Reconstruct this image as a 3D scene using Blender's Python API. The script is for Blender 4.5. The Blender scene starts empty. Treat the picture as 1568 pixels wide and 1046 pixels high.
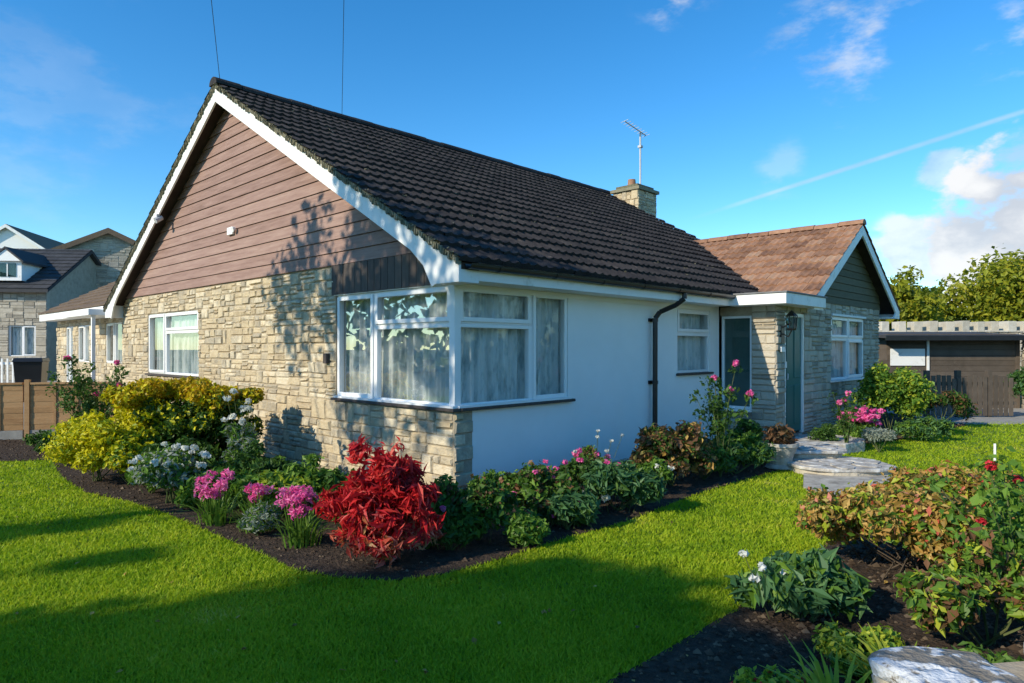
import bpy, math, random
import numpy as np
from mathutils import Vector
random.seed(7); rng=np.random.default_rng(11)
S=bpy.context.scene
# ------------------------------------------------------------------ materials
def nt(name):
    m=bpy.data.materials.new(name); m.use_nodes=True
    n=m.node_tree; b=n.nodes['Principled BSDF']
    return m,n,b
def ramp(n,cols,pos=None):
    r=n.nodes.new('ShaderNodeValToRGB'); e=r.color_ramp.elements
    k=len(cols); pos=pos or [i/(k-1) for i in range(k)]
    while len(e)<k: e.new(0.5)
    for i in range(k):
        e[i].position=pos[i]; c=cols[i]; e[i].color=(c[0],c[1],c[2],1)
    return r
def pmat(name,cols,scale=5,rough=.8,bump=.3,bscale=None,island=0.0,dist=.02,spec=.3,pos=None,transl=0,stretch=None,contrast=(.3,.7),det=5):
    m,n,b=nt(name); L=n.links
    tc=n.nodes.new('ShaderNodeTexCoord'); src=tc.outputs['Object']
    if stretch:
        mp=n.nodes.new('ShaderNodeMapping'); mp.inputs['Scale'].default_value=stretch; L.new(src,mp.inputs[0]); src=mp.outputs[0]
    no=n.nodes.new('ShaderNodeTexNoise'); no.inputs['Scale'].default_value=scale; no.inputs['Detail'].default_value=det; no.inputs['Roughness'].default_value=.65
    L.new(src,no.inputs['Vector'])
    mr=n.nodes.new('ShaderNodeMapRange'); mr.inputs[1].default_value=contrast[0]; mr.inputs[2].default_value=contrast[1]
    L.new(no.outputs['Fac'],mr.inputs[0]); fac=mr.outputs[0]
    if island>0:
        g=n.nodes.new('ShaderNodeNewGeometry'); mx=n.nodes.new('ShaderNodeMix'); mx.inputs[0].default_value=island
        L.new(fac,mx.inputs[2]); L.new(g.outputs['Random Per Island'],mx.inputs[3]); fac=mx.outputs[0]
    r=ramp(n,cols,pos); L.new(fac,r.inputs[0]); L.new(r.outputs[0],b.inputs['Base Color'])
    b.inputs['Roughness'].default_value=rough; b.inputs['Specular IOR Level'].default_value=spec
    if bump>0:
        n2=n.nodes.new('ShaderNodeTexNoise'); n2.inputs['Scale'].default_value=bscale or scale*4; n2.inputs['Detail'].default_value=4
        L.new(src,n2.inputs['Vector'])
        bp=n.nodes.new('ShaderNodeBump'); bp.inputs['Strength'].default_value=bump; bp.inputs['Distance'].default_value=dist
        L.new(n2.outputs['Fac'],bp.inputs['Height']); L.new(bp.outputs[0],b.inputs['Normal'])
    if transl>0:
        t=n.nodes.new('ShaderNodeBsdfTranslucent'); L.new(r.outputs[0],t.inputs[0])
        ms=n.nodes.new('ShaderNodeMixShader'); ms.inputs[0].default_value=transl
        out=[x for x in n.nodes if x.type=='OUTPUT_MATERIAL'][0]
        L.new(b.outputs[0],ms.inputs[1]); L.new(t.outputs[0],ms.inputs[2]); L.new(ms.outputs[0],out.inputs[0])
    return m
def leafm(name,cols,transl=.4,rough=.5): return pmat(name,cols,scale=2.5,rough=rough,bump=0,island=.75,transl=transl,spec=.35,det=1)
def glassm(name,tint=(.96,.98,.98),base=.01,mul=.42):
    m,n,b=nt(name); L=n.links
    t=n.nodes.new('ShaderNodeBsdfTransparent'); t.inputs[0].default_value=(*tint,1)
    g=n.nodes.new('ShaderNodeBsdfGlossy'); g.inputs['Roughness'].default_value=.01
    f=n.nodes.new('ShaderNodeFresnel'); f.inputs[0].default_value=1.5
    a=n.nodes.new('ShaderNodeMath'); a.operation='MULTIPLY_ADD'; a.inputs[1].default_value=mul; a.inputs[2].default_value=base
    L.new(f.outputs[0],a.inputs[0]); ms=n.nodes.new('ShaderNodeMixShader'); L.new(a.outputs[0],ms.inputs[0]); L.new(t.outputs[0],ms.inputs[1]); L.new(g.outputs[0],ms.inputs[2])
    out=[x for x in n.nodes if x.type=='OUTPUT_MATERIAL'][0]; L.new(ms.outputs[0],out.inputs[0]); n.nodes.remove(b)
    return m
M={}
M['stone']=pmat('purbeck_stone',[(.24,.19,.12),(.47,.375,.24),(.60,.49,.32),(.36,.31,.23),(.68,.585,.42),(.52,.38,.21)],scale=6,bump=.8,bscale=28,island=.7,dist=.02)
M['stoneg']=pmat('grey_stone',[(.22,.195,.155),(.42,.37,.29),(.55,.49,.39),(.36,.33,.285)],scale=6,bump=.8,bscale=28,island=.7,dist=.02)
M['mortar']=pmat('mortar',[(.32,.26,.18),(.44,.37,.27)],scale=12,bump=.4)
M['render']=pmat('white_render',[(.84,.84,.82),(.90,.90,.885)],scale=1.3,bump=.12,bscale=70,dist=.004)
M['upvc']=pmat('white_upvc',[(.84,.84,.83),(.88,.88,.87)],scale=2,bump=0,rough=.35,spec=.5)
M['paint']=pmat('white_paint',[(.64,.63,.59),(.84,.84,.82),(.88,.88,.86)],scale=5,bump=.05,rough=.5,pos=[0,.3,1])
M['clad']=pmat('brown_cladding',[(.19,.115,.092),(.30,.19,.158),(.39,.265,.22)],scale=3,bump=.35,bscale=14,island=.35,stretch=(6,.6,8),dist=.006)
M['cladd']=pmat('dark_cladding',[(.07,.055,.05),(.14,.11,.09)],scale=4,bump=.3,island=.5,stretch=(6,6,1))
M['cladg']=pmat('olive_cladding',[(.09,.085,.05),(.16,.145,.09)],scale=4,bump=.3,island=.5,stretch=(1,6,8))
M['tile']=pmat('dark_roof_tile',[(.011,.010,.010),(.027,.023,.022),(.048,.041,.038),(.12,.10,.08)],scale=9,bump=.7,bscale=60,island=.4,pos=[0,.4,.78,1],dist=.014,rough=.85)
M['tiler']=pmat('red_roof_tile',[(.12,.06,.042),(.26,.14,.085),(.38,.21,.13),(.44,.31,.21)],scale=7,bump=.4,bscale=50,island=.6,dist=.01)
M['tileb']=pmat('brown_roof_tile',[(.12,.085,.06),(.22,.155,.10)],scale=7,bump=.4,island=.5)
M['slate']=pmat('slate_roof',[(.03,.032,.036),(.07,.07,.075)],scale=7,bump=.3,island=.5)
M['moss']=pmat('moss_cement',[(.07,.07,.035),(.22,.20,.13),(.34,.31,.22)],scale=12,bump=.6,island=.6)
M['black']=pmat('black_plastic',[(.010,.010,.011),(.018,.018,.02)],scale=4,bump=0,rough=.35,spec=.5)
M['darkw']=pmat('dark_soffit',[(.035,.025,.02),(.06,.045,.035)],scale=4,bump=.1)
M['sill']=pmat('slate_sill',[(.06,.05,.045),(.11,.09,.08)],scale=14,bump=.2)
M['glass']=glassm('window_glass'); M['glassd']=glassm('tinted_glass',(.45,.55,.54),.03,.6)
M['curt']=pmat('net_curtain',[(.42,.50,.50),(.80,.84,.82),(.92,.93,.91)],scale=9,bump=0,transl=.2,stretch=(1,1,.35),det=3)
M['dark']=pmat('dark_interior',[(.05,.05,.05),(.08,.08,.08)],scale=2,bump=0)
M['door']=pmat('green_door',[(.025,.13,.12),(.035,.16,.145)],scale=2,bump=0,rough=.4)
M['soil']=pmat('soil',[(.018,.012,.008),(.05,.033,.022),(.085,.06,.042)],scale=14,bump=1,bscale=40,dist=.04,rough=.95)
M['clod']=pmat('soil_clods',[(.02,.013,.009),(.06,.04,.027),(.17,.13,.09)],scale=14,bump=0,island=.8,rough=.95,det=1)
M['grass']=pmat('lawn_grass',[(.07,.14,.008),(.15,.24,.012),(.24,.32,.02)],scale=1.6,bump=.9,bscale=120,dist=.03)
M['blade']=pmat('grass_blades',[(.13,.25,.008),(.32,.47,.014),(.52,.58,.028),(.72,.64,.17)],scale=.9,bump=0,island=.42,transl=.5,rough=.6,pos=[0,.4,.8,1],det=3)
M['field']=pmat('field_grass',[(.05,.08,.02),(.09,.12,.03)],scale=.1,bump=.3,bscale=3)
M['slab']=pmat('path_stone',[(.22,.20,.17),(.40,.37,.32),(.52,.49,.43)],scale=6,bump=.5,bscale=30,dist=.015)
M['stepc']=pmat('step_stone',[(.24,.22,.19),(.42,.39,.35),(.60,.58,.54),(.74,.74,.73)],scale=7,bump=.6,bscale=30,dist=.015,pos=[0,.45,.72,1])
M['lichen']=pmat('lichen_stone',[(.13,.11,.085),(.25,.22,.18),(.55,.56,.57),(.72,.74,.77)],scale=6,bump=1,bscale=24,pos=[0,.46,.53,1],dist=.03)
M['fence']=pmat('fence_wood',[(.30,.165,.075),(.45,.265,.125),(.53,.33,.17)],scale=4,bump=.2,island=.5,stretch=(1,1,6))
M['oldw']=pmat('weathered_wood',[(.07,.055,.042),(.15,.12,.095)],scale=4,bump=.3,island=.5)
M['conc']=pmat('concrete',[(.26,.25,.23),(.38,.37,.34)],scale=5,bump=.2)
M['bark']=pmat('bark',[(.05,.037,.025),(.12,.09,.065)],scale=12,bump=.8,stretch=(1,1,.3))
M['stem']=pmat('green_stem',[(.05,.09,.02),(.12,.13,.05)],scale=10,bump=0,det=1)
M['metal']=pmat('aluminium',[(.45,.46,.48),(.55,.56,.58)],scale=3,bump=0,rough=.4)
M['lead']=pmat('flat_roof_felt',[(.16,.16,.16),(.25,.25,.25)],scale=4,bump=.2)
M['blind']=pmat('teal_blind',[(.16,.25,.23),(.22,.33,.30)],scale=5,bump=.2)
M['cope']=pmat('pale_coping',[(.42,.38,.30),(.68,.64,.55)],scale=6,bump=.4,island=.5)
M['yel']=leafm('leaf_golden',[(.26,.30,.008),(.64,.60,.012),(.84,.74,.02)])
M['yelo']=leafm('leaf_golden_orange',[(.14,.17,.01),(.52,.40,.012),(.76,.44,.01)])
M['dkg']=leafm('leaf_dark_green',[(.02,.06,.012),(.06,.14,.02),(.12,.22,.035)])
M['mdg']=leafm('leaf_mid_green',[(.05,.12,.014),(.13,.26,.03),(.24,.38,.05)])
M['blg']=leafm('leaf_blue_green',[(.03,.10,.035),(.08,.19,.065),(.15,.29,.11)])
M['lime']=leafm('leaf_lime',[(.16,.27,.02),(.40,.47,.03),(.55,.58,.07)])
M['red']=leafm('leaf_red',[(.12,.006,.012),(.48,.014,.022),(.72,.035,.04),(.76,.15,.10)])
M['redp']=leafm('leaf_coral',[(.16,.16,.03),(.62,.10,.06),(.75,.30,.20),(.5,.42,.12)])
M['brz']=leafm('leaf_bronze',[(.09,.10,.02),(.36,.23,.05),(.62,.36,.10),(.66,.57,.18)])
M['rbr']=leafm('leaf_red_brown',[(.05,.055,.02),(.18,.10,.045),(.34,.15,.07)])
M['sil']=leafm('leaf_silver',[(.26,.31,.24),(.50,.54,.46)])
M['pink']=leafm('petal_pink',[(.75,.06,.30),(.88,.16,.45),(.9,.36,.58)])
M['wht']=leafm('petal_white',[(.70,.71,.60),(.88,.88,.85)])
M['rose']=leafm('petal_rose_red',[(.6,.02,.04),(.82,.07,.09)])
M['tree']=leafm('leaf_tree',[(.05,.095,.014),(.14,.21,.025),(.28,.32,.04)])
M['treey']=leafm('leaf_tree_yellow',[(.09,.13,.012),(.28,.31,.02),(.46,.40,.03)])

# ------------------------------------------------------------------ mesh builder
def PU(a,t,z): return (t,a,z)
def PV(a,t,z): return (a,t,z)
class B:
    def __init__(s): s.v=[];s.f=[];s.m=[]
    def raw(s,vs,fs,mi=0):
        o=len(s.v); s.v.extend([tuple(x) for x in vs]); s.f.extend([tuple(i+o for i in f) for f in fs]); s.m.extend([mi]*len(fs))
    def np(s,V,F,mi=0):
        o=len(s.v); s.v.extend(map(tuple,V.tolist())); s.f.extend(map(tuple,(F+o).tolist())); s.m.extend([mi]*len(F))
    def pb(s,P,a0,a1,t0,t1,z0,z1,mi=0):
        vs=[P(a,t,z) for z in (z0,z1) for (a,t) in ((a0,t0),(a1,t0),(a1,t1),(a0,t1))]
        s.raw(vs,[(0,3,2,1),(4,5,6,7),(0,1,5,4),(1,2,6,5),(2,3,7,6),(3,0,4,7)],mi)
    def box(s,x0,x1,y0,y1,z0,z1,mi=0): s.pb(PV,x0,x1,y0,y1,z0,z1,mi)
    def ext(s,A,Bp,mi=0):
        n=len(A); s.raw(list(A)+list(Bp),[tuple(range(n))[::-1],tuple(range(n,2*n))]+[(i,(i+1)%n,n+(i+1)%n,n+i) for i in range(n)],mi)
    def cyl(s,p0,p1,r0,r1=None,n=8,mi=0):
        r1=r0 if r1 is None else r1
        p0=Vector(p0);p1=Vector(p1);d=(p1-p0).normalized(); a=d.orthogonal().normalized(); b=d.cross(a)
        A=[p0+(a*math.cos(2*math.pi*i/n)+b*math.sin(2*math.pi*i/n))*r0 for i in range(n)]
        C=[p1+(a*math.cos(2*math.pi*i/n)+b*math.sin(2*math.pi*i/n))*r1 for i in range(n)]
        s.ext(A,C,mi)
    def tube(s,pts,r,n=8,mi=0,r1=None):
        k=len(pts)-1
        for i in range(k):
            ra=r if r1 is None else r+(r1-r)*i/k; rb=r if r1 is None else r+(r1-r)*(i+1)/k
            s.cyl(pts[i],pts[i+1],ra,rb,n,mi)
    def build(s,name,mats,parent=None,smooth=False,bevel=0,recalc=True):
        me=bpy.data.meshes.new(name); me.from_pydata(s.v,[],s.f)
        for k in mats: me.materials.append(M[k])
        if len(mats)>1: me.polygons.foreach_set('material_index',s.m)
        if smooth: me.polygons.foreach_set('use_smooth',[True]*len(s.f))
        if recalc and len(s.f)<60000:
            import bmesh
            bm=bmesh.new(); bm.from_mesh(me); bmesh.ops.recalc_face_normals(bm,faces=bm.faces); bm.to_mesh(me); bm.free()
        o=bpy.data.objects.new(name,me); S.collection.objects.link(o)
        if parent: o.parent=parent
        if bevel:
            md=o.modifiers.new('bevel','BEVEL'); md.width=bevel; md.segments=2; md.limit_method='ANGLE'
        return o
    def leaves(s,blobs,n,size,asp=.5,mi=0,shell=.5,up=.3,droop=0,var=.35):
        bl=np.array(blobs,float); w=np.maximum(bl[:,3]*bl[:,4]*bl[:,5],1e-9)**.75; w/=w.sum()
        k=rng.choice(len(bl),n,p=w); b=bl[k]
        d=rng.normal(size=(n,3)); d/=np.linalg.norm(d,axis=1)[:,None]
        r=shell+(1-shell)*rng.random(n)**.6; r*=1+.12*rng.normal(size=n)
        p=b[:,:3]+d*b[:,3:6]*r[:,None]; p[:,2]=np.maximum(p[:,2],.02)
        N=d*.6+rng.normal(size=(n,3))*.55; N[:,2]+=up; N/=np.linalg.norm(N,axis=1)[:,None]
        T=rng.normal(size=(n,3)); T[:,2]-=droop; T-=N*(T*N).sum(1)[:,None]; T/=np.linalg.norm(T,axis=1)[:,None]
        Bn=np.cross(N,T); sz=(size*(1+var*rng.normal(size=n)).clip(.4,1.8))[:,None]
        a=p-T*sz*.5; c=p+T*sz*.5-N*sz*.12; l=p+Bn*sz*asp*.5+N*sz*.06-T*sz*.05; q=p-Bn*sz*asp*.5+N*sz*.06-T*sz*.05
        V=np.stack([a,l,c,q],1).reshape(-1,3); F=np.arange(4*n).reshape(n,4); s.np(V,F,mi)
    def straps(s,c,n,length,width,mi=0,spread=.1,lean=.8):
        for _ in range(n):
            a=random.random()*6.283; r=random.random()*spread; L=length*random.uniform(.6,1.15); le=lean*random.uniform(.3,1.2)
            d=Vector((math.cos(a),math.sin(a),0)); x=Vector((-d.y,d.x,0))*width*.5
            p=[Vector(c)+d*r+d*(L*le*t*t*.9)+Vector((0,0,L*(t-.55*le*t*t))) for t in (0,.35,.7,1)]
            w=[.8,1,.8,.08]; vs=[]
            for i in range(4): vs+=[p[i]-x*w[i],p[i]+x*w[i]]
            s.raw(vs,[(0,1,3,2),(2,3,5,4),(4,5,7,6)],mi)
def clumps(c,R,k,rr,fl=.0):
    out=[]
    for _ in range(k):
        d=Vector((random.gauss(0,1),random.gauss(0,1),random.gauss(0,1))).normalized(); q=random.uniform(.45,.95)
        if d.z<-.4: d.z*=-.5
        x=c[0]+d.x*R[0]*q; y=c[1]+d.y*R[1]*q; z=c[2]+d.z*R[2]*q; r=rr*random.uniform(.6,1.35)
        out.append((x,y,z,r,r,r*.85))
    return out
def empty(name,loc=(0,0,0),rz=0):
    e=bpy.data.objects.new(name,None); S.collection.objects.link(e); e.location=loc; e.rotation_euler=(0,0,rz); return e
HA=math.radians(46.2); cu,su=math.cos(HA),math.sin(HA)
def hw(u,v): return (-.6+cu*u-su*v, 7+su*u+cu*v)

# ------------------------------------------------------------------ walls
def cells(a0,a1,z0,z1,holes):
    As=sorted({a0,a1,*[min(max(h[i],a0),a1) for h in holes for i in (0,1)]}); Zs=sorted({z0,z1,*[min(max(h[i],z0),z1) for h in holes for i in (2,3)]})
    for i in range(len(As)-1):
        for j in range(len(Zs)-1):
            ca=(As[i]+As[i+1])/2; cz=(Zs[j]+Zs[j+1])/2
            if not any(h[0]<ca<h[1] and h[2]<cz<h[3] for h in holes): yield As[i],As[i+1],Zs[j],Zs[j+1]
def core(b,P,a0,a1,z0,z1,holes,t0,t1,mi=0):
    for c in cells(a0,a1,z0,z1,holes): b.pb(P,c[0],c[1],t0,t1,c[2],c[3],mi)
def stone(b,P,a0,a1,z0,z1,t,sgn,mi=0,pr=.025):
    g=.006; j=lambda k=.007: random.uniform(-k,k); c=.013; p=random.uniform(.3,1.25)*pr
    A=[(a0+g+j(),z0+g+j()),(a1-g+j(),z0+g+j()),(a1-g+j(),z1-g+j()),(a0+g+j(),z1-g+j())]
    ma=(a0+a1)/2; mz=(z0+z1)/2
    F=[(a+(c if a<ma else -c)+j(.004), z+(c if z<mz else -c)+j(.004)) for a,z in A]
    vs=[P(a,t,z) for a,z in A]+[P(a,t-sgn*(p+j(.006)),z) for a,z in F]
    b.raw(vs,[(4,5,6,7),(0,1,5,4),(1,2,6,5),(2,3,7,6),(3,0,4,7)],mi)
def stones(b,P,a0,a1,z0,z1,holes,t,sgn=1,mi=0,sc=1.0,pr=.025):
    zs={z0,z1}; 
    for h in holes:
        for q in (h[2],h[3]):
            if z0<q<z1: zs.add(q)
    zs=sorted(zs)
    for i in range(len(zs)-1):
        zz=zs[i]; top=zs[i+1]
        while zz<top-1e-4:
            h=random.uniform(.15,.27)*sc
            if top-zz-h<.09*sc: h=top-zz
            cz=zz+h/2
            iv=[(a0,a1)]
            for H in holes:
                if H[2]<cz<H[3]:
                    nv=[]
                    for x,y in iv:
                        if H[1]<=x or H[0]>=y: nv.append((x,y)); continue
                        if H[0]>x: nv.append((x,H[0]))
                        if H[1]<y: nv.append((H[1],y))
                    iv=nv
            for x,y in iv:
                a=x
                while a<y-1e-4:
                    w=random.uniform(.16,.46)*sc
                    if y-a-w<.12*sc: w=y-a
                    k=random.random()
                    if k<.22 and w<.36*sc: cuts=[0,1]
                    elif k<.75: cuts=[0,random.uniform(.35,.65),1]
                    else: cuts=[0,random.uniform(.28,.4),random.uniform(.6,.72),1]
                    for q in range(len(cuts)-1):
                        if w>.3*sc and random.random()<.5:
                            mm=a+w*random.uniform(.35,.65); stone(b,P,a,mm,zz+h*cuts[q],zz+h*cuts[q+1],t,sgn,mi,pr); stone(b,P,mm,a+w,zz+h*cuts[q],zz+h*cuts[q+1],t,sgn,mi,pr)
                        else: stone(b,P,a,a+w,zz+h*cuts[q],zz+h*cuts[q+1],t,sgn,mi,pr)
                    a+=w
            zz+=h
def window(parent,name,P,t,panes,a0,a1,z0,z1,curtain=True,glass='glass',ca0=None,ca1=None,cz=None):
    fr=B(); gl=B()
    for (x0,x1,y0,y1,op) in panes:
        w=.04
        def ring(x0,x1,y0,y1,w,ta,tb):
            fr.pb(P,x0,x0+w,ta,tb,y0,y1); fr.pb(P,x1-w,x1,ta,tb,y0,y1)
            fr.pb(P,x0+w,x1-w,ta,tb,y0,y0+w); fr.pb(P,x0+w,x1-w,ta,tb,y1-w,y1)
        ring(x0,x1,y0,y1,w,t-.012,t+.06)
        g=w
        if op: ring(x0+.022,x1-.022,y0+.022,y1-.022,.05,t-.032,t-.0125); g=.05
        gl.raw([P(x0+g,t+.02,y0+g),P(x1-g,t+.02,y0+g),P(x1-g,t+.02,y1-g),P(x0+g,t+.02,y1-g)],[(0,1,2,3)])
    fr.build(name+'_frame',['upvc'],parent,bevel=.006); gl.build(name+'_glass',[glass],parent,recalc=False)
    if curtain:
        c=B(); x0=a0 if ca0 is None else ca0; x1=a1 if ca1 is None else ca1; n=int((x1-x0)/.008); ph=random.random()*9
        vs=[]
        for i in range(n+1):
            a=x0+(x1-x0)*i/n
            wv=.026*math.sin(a*38+ph+1.5*math.sin(a*5))+.018*math.sin(a*83+ph+math.sin(a*11))+.015*math.sin(a*13)
            for q in range(5):
                zz=z0-.02+(z1-z0+.04)*q/4; k=(1,.95,.85,.75,.6)[q]
                vs.append(P(a+.012*math.sin(a*23+q*.6),t+.13+wv*k,zz))
        c.raw(vs,[(5*i+q,5*i+5+q,5*i+6+q,5*i+1+q) for i in range(n) for q in range(4)])
        c.build(name+'_net_curtain',['curt'],parent,smooth=True,recalc=False)
def tiles(name,O,al,up,nr,L,SL,mat,parent,course=.33,tw=.30,amp=.016,thick=.034,rolls=2):
    O=Vector(O);al=Vector(al);up=Vector(up);nr=Vector(nr); b=B(); nc=int(math.ceil(SL/course)); ns=int(round(L/tw)); tw=L/ns; K=12
    for c in range(nc):
        s0=c*course; s1=min(SL,s0+course+.03)
        for i in range(ns):
            jz=random.uniform(-.003,.007); js=random.uniform(-.010,.010); vs=[]
            for k in range(K+1):
                x=i*tw+tw*k/K*.985; ph=(k/K*rolls)%1.0
                h=amp*max(0,math.cos((ph-.5)*2*math.pi))**1.0*1.2
                lo=O+al*x+up*(s0+js)+nr*(thick+h+jz); bt=O+al*x+up*(s0+js)+nr*(-.005); hi=O+al*x+up*s1+nr*(.004+h*.9)
                vs+=[bt,lo,hi]
            b.raw(vs,[(3*k,3*k+3,3*k+4,3*k+1) for k in range(K)]+[(3*k+1,3*k+4,3*k+5,3*k+2) for k in range(K)])
    return b.build(name,[mat],parent,recalc=False)
def ridge(name,p0,p1,mat,parent,r=.12,seg=.42):
    b=B(); p0=Vector(p0);p1=Vector(p1);d=p1-p0;L=d.length;d.normalize(); side=d.cross(Vector((0,0,1))); n=int(L/seg)
    for i in range(n):
        a=p0+d*(L*i/n); c=p0+d*(L*(i+1)/n-.012); dz=random.uniform(-.008,.008); A=[];C=[]
        for k in range(9):
            t=math.pi*k/8; o=side*math.cos(t)*r*1.15+Vector((0,0,math.sin(t)*r-.05+dz)); A.append(a+o); C.append(c+o)
        b.ext(A,C)
    b.build(name,[mat],parent)

# ================================================================== MAIN HOUSE
H=empty('stone_bungalow',(-.6,7,0),HA)
SL=.57; ang=math.atan(SL); EV=-.35; W=10.8; RID=5.4; EZ=2.50; AP=EZ+SL*(RID-EV); OH=.24
def zt(v): return EZ+SL*((v if v<RID else W-v)-EV)
ghole=[(0,2.3,.95,2.7),(6.72,9.26,1.09,2.29)]
b=B(); core(b,PU,0.0,W,-.2,2.68,ghole,.0,.25); 
core(b,PV,.25,5.9,-.2,2.58,[(.0,1.88,.95,2.29),(4.53,5.58,1.2,2.23)],.004,.25,1)
b.build('walls',['mortar','render'],H)
b=B(); stones(b,PU,0.02,W,-.12,2.66,ghole,0)
z=-.1
k=0
while z<.93:
    h=min(random.uniform(.09,.17),.945-z); 
    if .945-z-h<.05: h=.945-z
    stone(b,PV,-.012,(.13 if k%2 else .27)+random.uniform(-.03,.03),z,z+h,.003,1,0,.028); z+=h; k+=1
b.build('stone_facing',['stone'],H,recalc=True)
b=B(); b.pb(PV,.25,5.9,-.0,.003,-.15,.06); stones(b,PV,.27,5.88,-.12,.10,[],-.001,1,0,.8,.02); b.build('plinth',['stoneg'],H)
b=B(); b.box(0.26,.5,10.5,10.79,0,2.6); b.box(.25,10.2,10.55,10.8,0,2.6); b.box(9.95,10.2,0.1,10.5,0,2.6)
b.raw([(10.19,0,2.55),(10.19,10.8,2.55),(10.19,RID,AP-.15)],[(0,1,2)]); b.build('rear_walls',['mortar'],H)
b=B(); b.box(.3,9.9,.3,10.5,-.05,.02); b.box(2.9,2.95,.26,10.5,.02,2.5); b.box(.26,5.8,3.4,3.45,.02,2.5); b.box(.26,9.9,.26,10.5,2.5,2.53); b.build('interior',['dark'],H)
b=B(); z=2.68; bh=.165
while z<AP-.2:
    z1=min(z+bh,AP-.14)
    lo=lambda zz:(zz+.10-EZ)/SL+EV
    v0=lo(z); v1=lo(z1); 
    A=[(-.034,max(v0,0),z),(-.034,min(W-v0,W),z),(-.016,min(W-v1,W),z1-.006),(-.016,max(v1,0),z1-.006)]
    C=[(.1,p[1],p[2]) for p in A]; b.ext(A,C); z=z1
b.build('gable_cladding',['clad'],H)
b=B(); v=.06
while v<2.29:
    b.box(-.03-random.random()*.004,.05,v+.004,v+.13,2.30,2.675); v+=.135
b.build('frieze_boards',['cladd'],H)
b=B()
for sg in (0,1):
    f=(lambda y:y) if sg==0 else (lambda y:W-y)
    A=[(-OH,f(EV),EZ-.03),(-OH,f(RID),AP-.03),(-OH,f(RID),AP-.13),(-OH,f(EV),EZ-.10)]
    b.ext(A,[(10.2,p[1],p[2]) for p in A])
b.build('roof_deck',['darkw'],H)
c_,s_=math.cos(ang),math.sin(ang); slen=(RID-EV)/c_
tiles('roof_tiles_front',(-OH-.05,EV-.04,EZ-.02),(1,0,0),(0,c_,s_),(0,-s_,c_),10.5,slen+.04,'tile',H,thick=.042,amp=.018)
tiles('roof_tiles_rear',(-OH-.05,W-EV+.04,EZ-.02),(1,0,0),(0,-c_,s_),(0,s_,c_),10.5,slen+.04,'tile',H,amp=.01)
ridge('ridge_tiles',(-OH-.06,RID,AP+.03),(10.25,RID,AP+.03),'tile',H)
b=B()
for i in range(150):
    t=i/150; 
    for sg in (0,1):
        y=EV+(RID-EV)*t; z=EZ+SL*(y-EV)-.02; y2=y if sg==0 else W-y
        h=random.uniform(.02,.06); w=.045
        A=[(-OH-.055+random.uniform(-.02,.0),y2-w/2,z-h),(-OH-.05,y2+w/2,z-h+(SL*w if sg==0 else -SL*w)),(-OH-.05,y2+w/2,z+.02+(SL*w if sg==0 else -SL*w)),(-OH-.05+random.uniform(-.02,.0),y2-w/2,z+.02)]
        b.ext(A,[(-OH,p[1],p[2]) for p in A])
b.build('verge_mortar',['moss'],H)
b=B()
mb=[]
for i in range(90):
    y=random.uniform(EV,RID); mb.append((-OH-.05+random.uniform(-.02,.06),y,EZ+SL*(y-EV)+.02,.03,.04,.018))
for i in range(200):
    y=random.uniform(EV,RID); mb.append((random.uniform(0,10),y,EZ+SL*(y-EV)+.035,.03,.03,.012))
b.leaves(mb,6000,.016,.8,0,shell=.3); b.build('roof_moss',['moss'],H,recalc=False)
b=B()
for sg in (0,1):
    f=(lambda y:y) if sg==0 else (lambda y:W-y)
    th=.235; e=EV-.01
    pts=[(e,EZ-.04),(RID,AP-.04),(RID,AP-.04-th),(.42,zt(.42)-.04-th),(.20,zt(.2)-.10-th),(.06,zt(0)-.22-th),(-.0,2.27),(e,2.27)]
    if sg==1: pts[1]=(RID+.001,AP-.04); pts[2]=(RID+.001,AP-.04-th)
    A=[(-OH-.022,f(p[0]),p[1]) for p in pts]; b.ext(A,[(-OH+.01,p[1],p[2]) for p in A])
b.build('bargeboards',['paint'],H,bevel=.004)
b=B()
for sg in (0,1):
    f=(lambda y:y) if sg==0 else (lambda y:W-y)
    A=[(-OH+.012,f(EV+.001),EZ-.05),(-OH+.012,f(0.0),zt(0)-.13),(-OH+.012,f(0.0),2.275),(-OH+.012,f(EV+.001),2.275)]
    b.ext(A,[(0.02 if sg==0 else .02,p[1],p[2]) for p in A])
    u1=5.62 if sg==0 else 10.2
    A=[(.0205,f(EV),2.30),(.0205,f(EV),2.485),(.0205,f(EV+.022),2.485),(.0205,f(EV+.022),2.30)]; b.ext(A,[(u1,p[1],p[2]) for p in A])
    A=[(.0205,f(EV+.023),2.30),(.0205,f(EV+.023),2.312),(.0205,f(0.003),2.312),(.0205,f(0.003),2.30)]; b.ext(A,[(u1,p[1],p[2]) for p in A])
b.build('fascia_and_soffit',['paint'],H)
b=B()
for sg in (0,1):
    f=(lambda y:y) if sg==0 else (lambda y:W-y)
    A=[(-OH+.011,f(.0),zt(.0)-.15),(-OH+.011,f(RID),AP-.15),(-OH+.011,f(RID),AP-.17),(-OH+.011,f(.0),zt(.0)-.17)]
    b.ext(A,[(0.0,p[1],p[2]) for p in A])
b.build('verge_soffit',['darkw'],H)
b=B()
def gutter(b,P,a0,a1,t,z,r=.055,mi=0):
    n=8; o=[(math.cos(math.pi+math.pi*i/n)*r,math.sin(math.pi+math.pi*i/n)*r) for i in range(n+1)]; i_=[(x*.86,y*.86) for x,y in o[::-1]]
    A=[P(a0,t+x,z+y) for x,y in o+i_]; b.ext(A,[P(a1,t+x,z+y) for x,y in o+i_],mi)
    a=a0+.4
    while a<a1:
        o2=[(x*1.12,y*1.12) for x,y in o]; A=[P(a,t+x,z+y) for x,y in o2]; b.ext(A,[P(a+.03,t+x,z+y) for x,y in o2],mi); a+=.9
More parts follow.
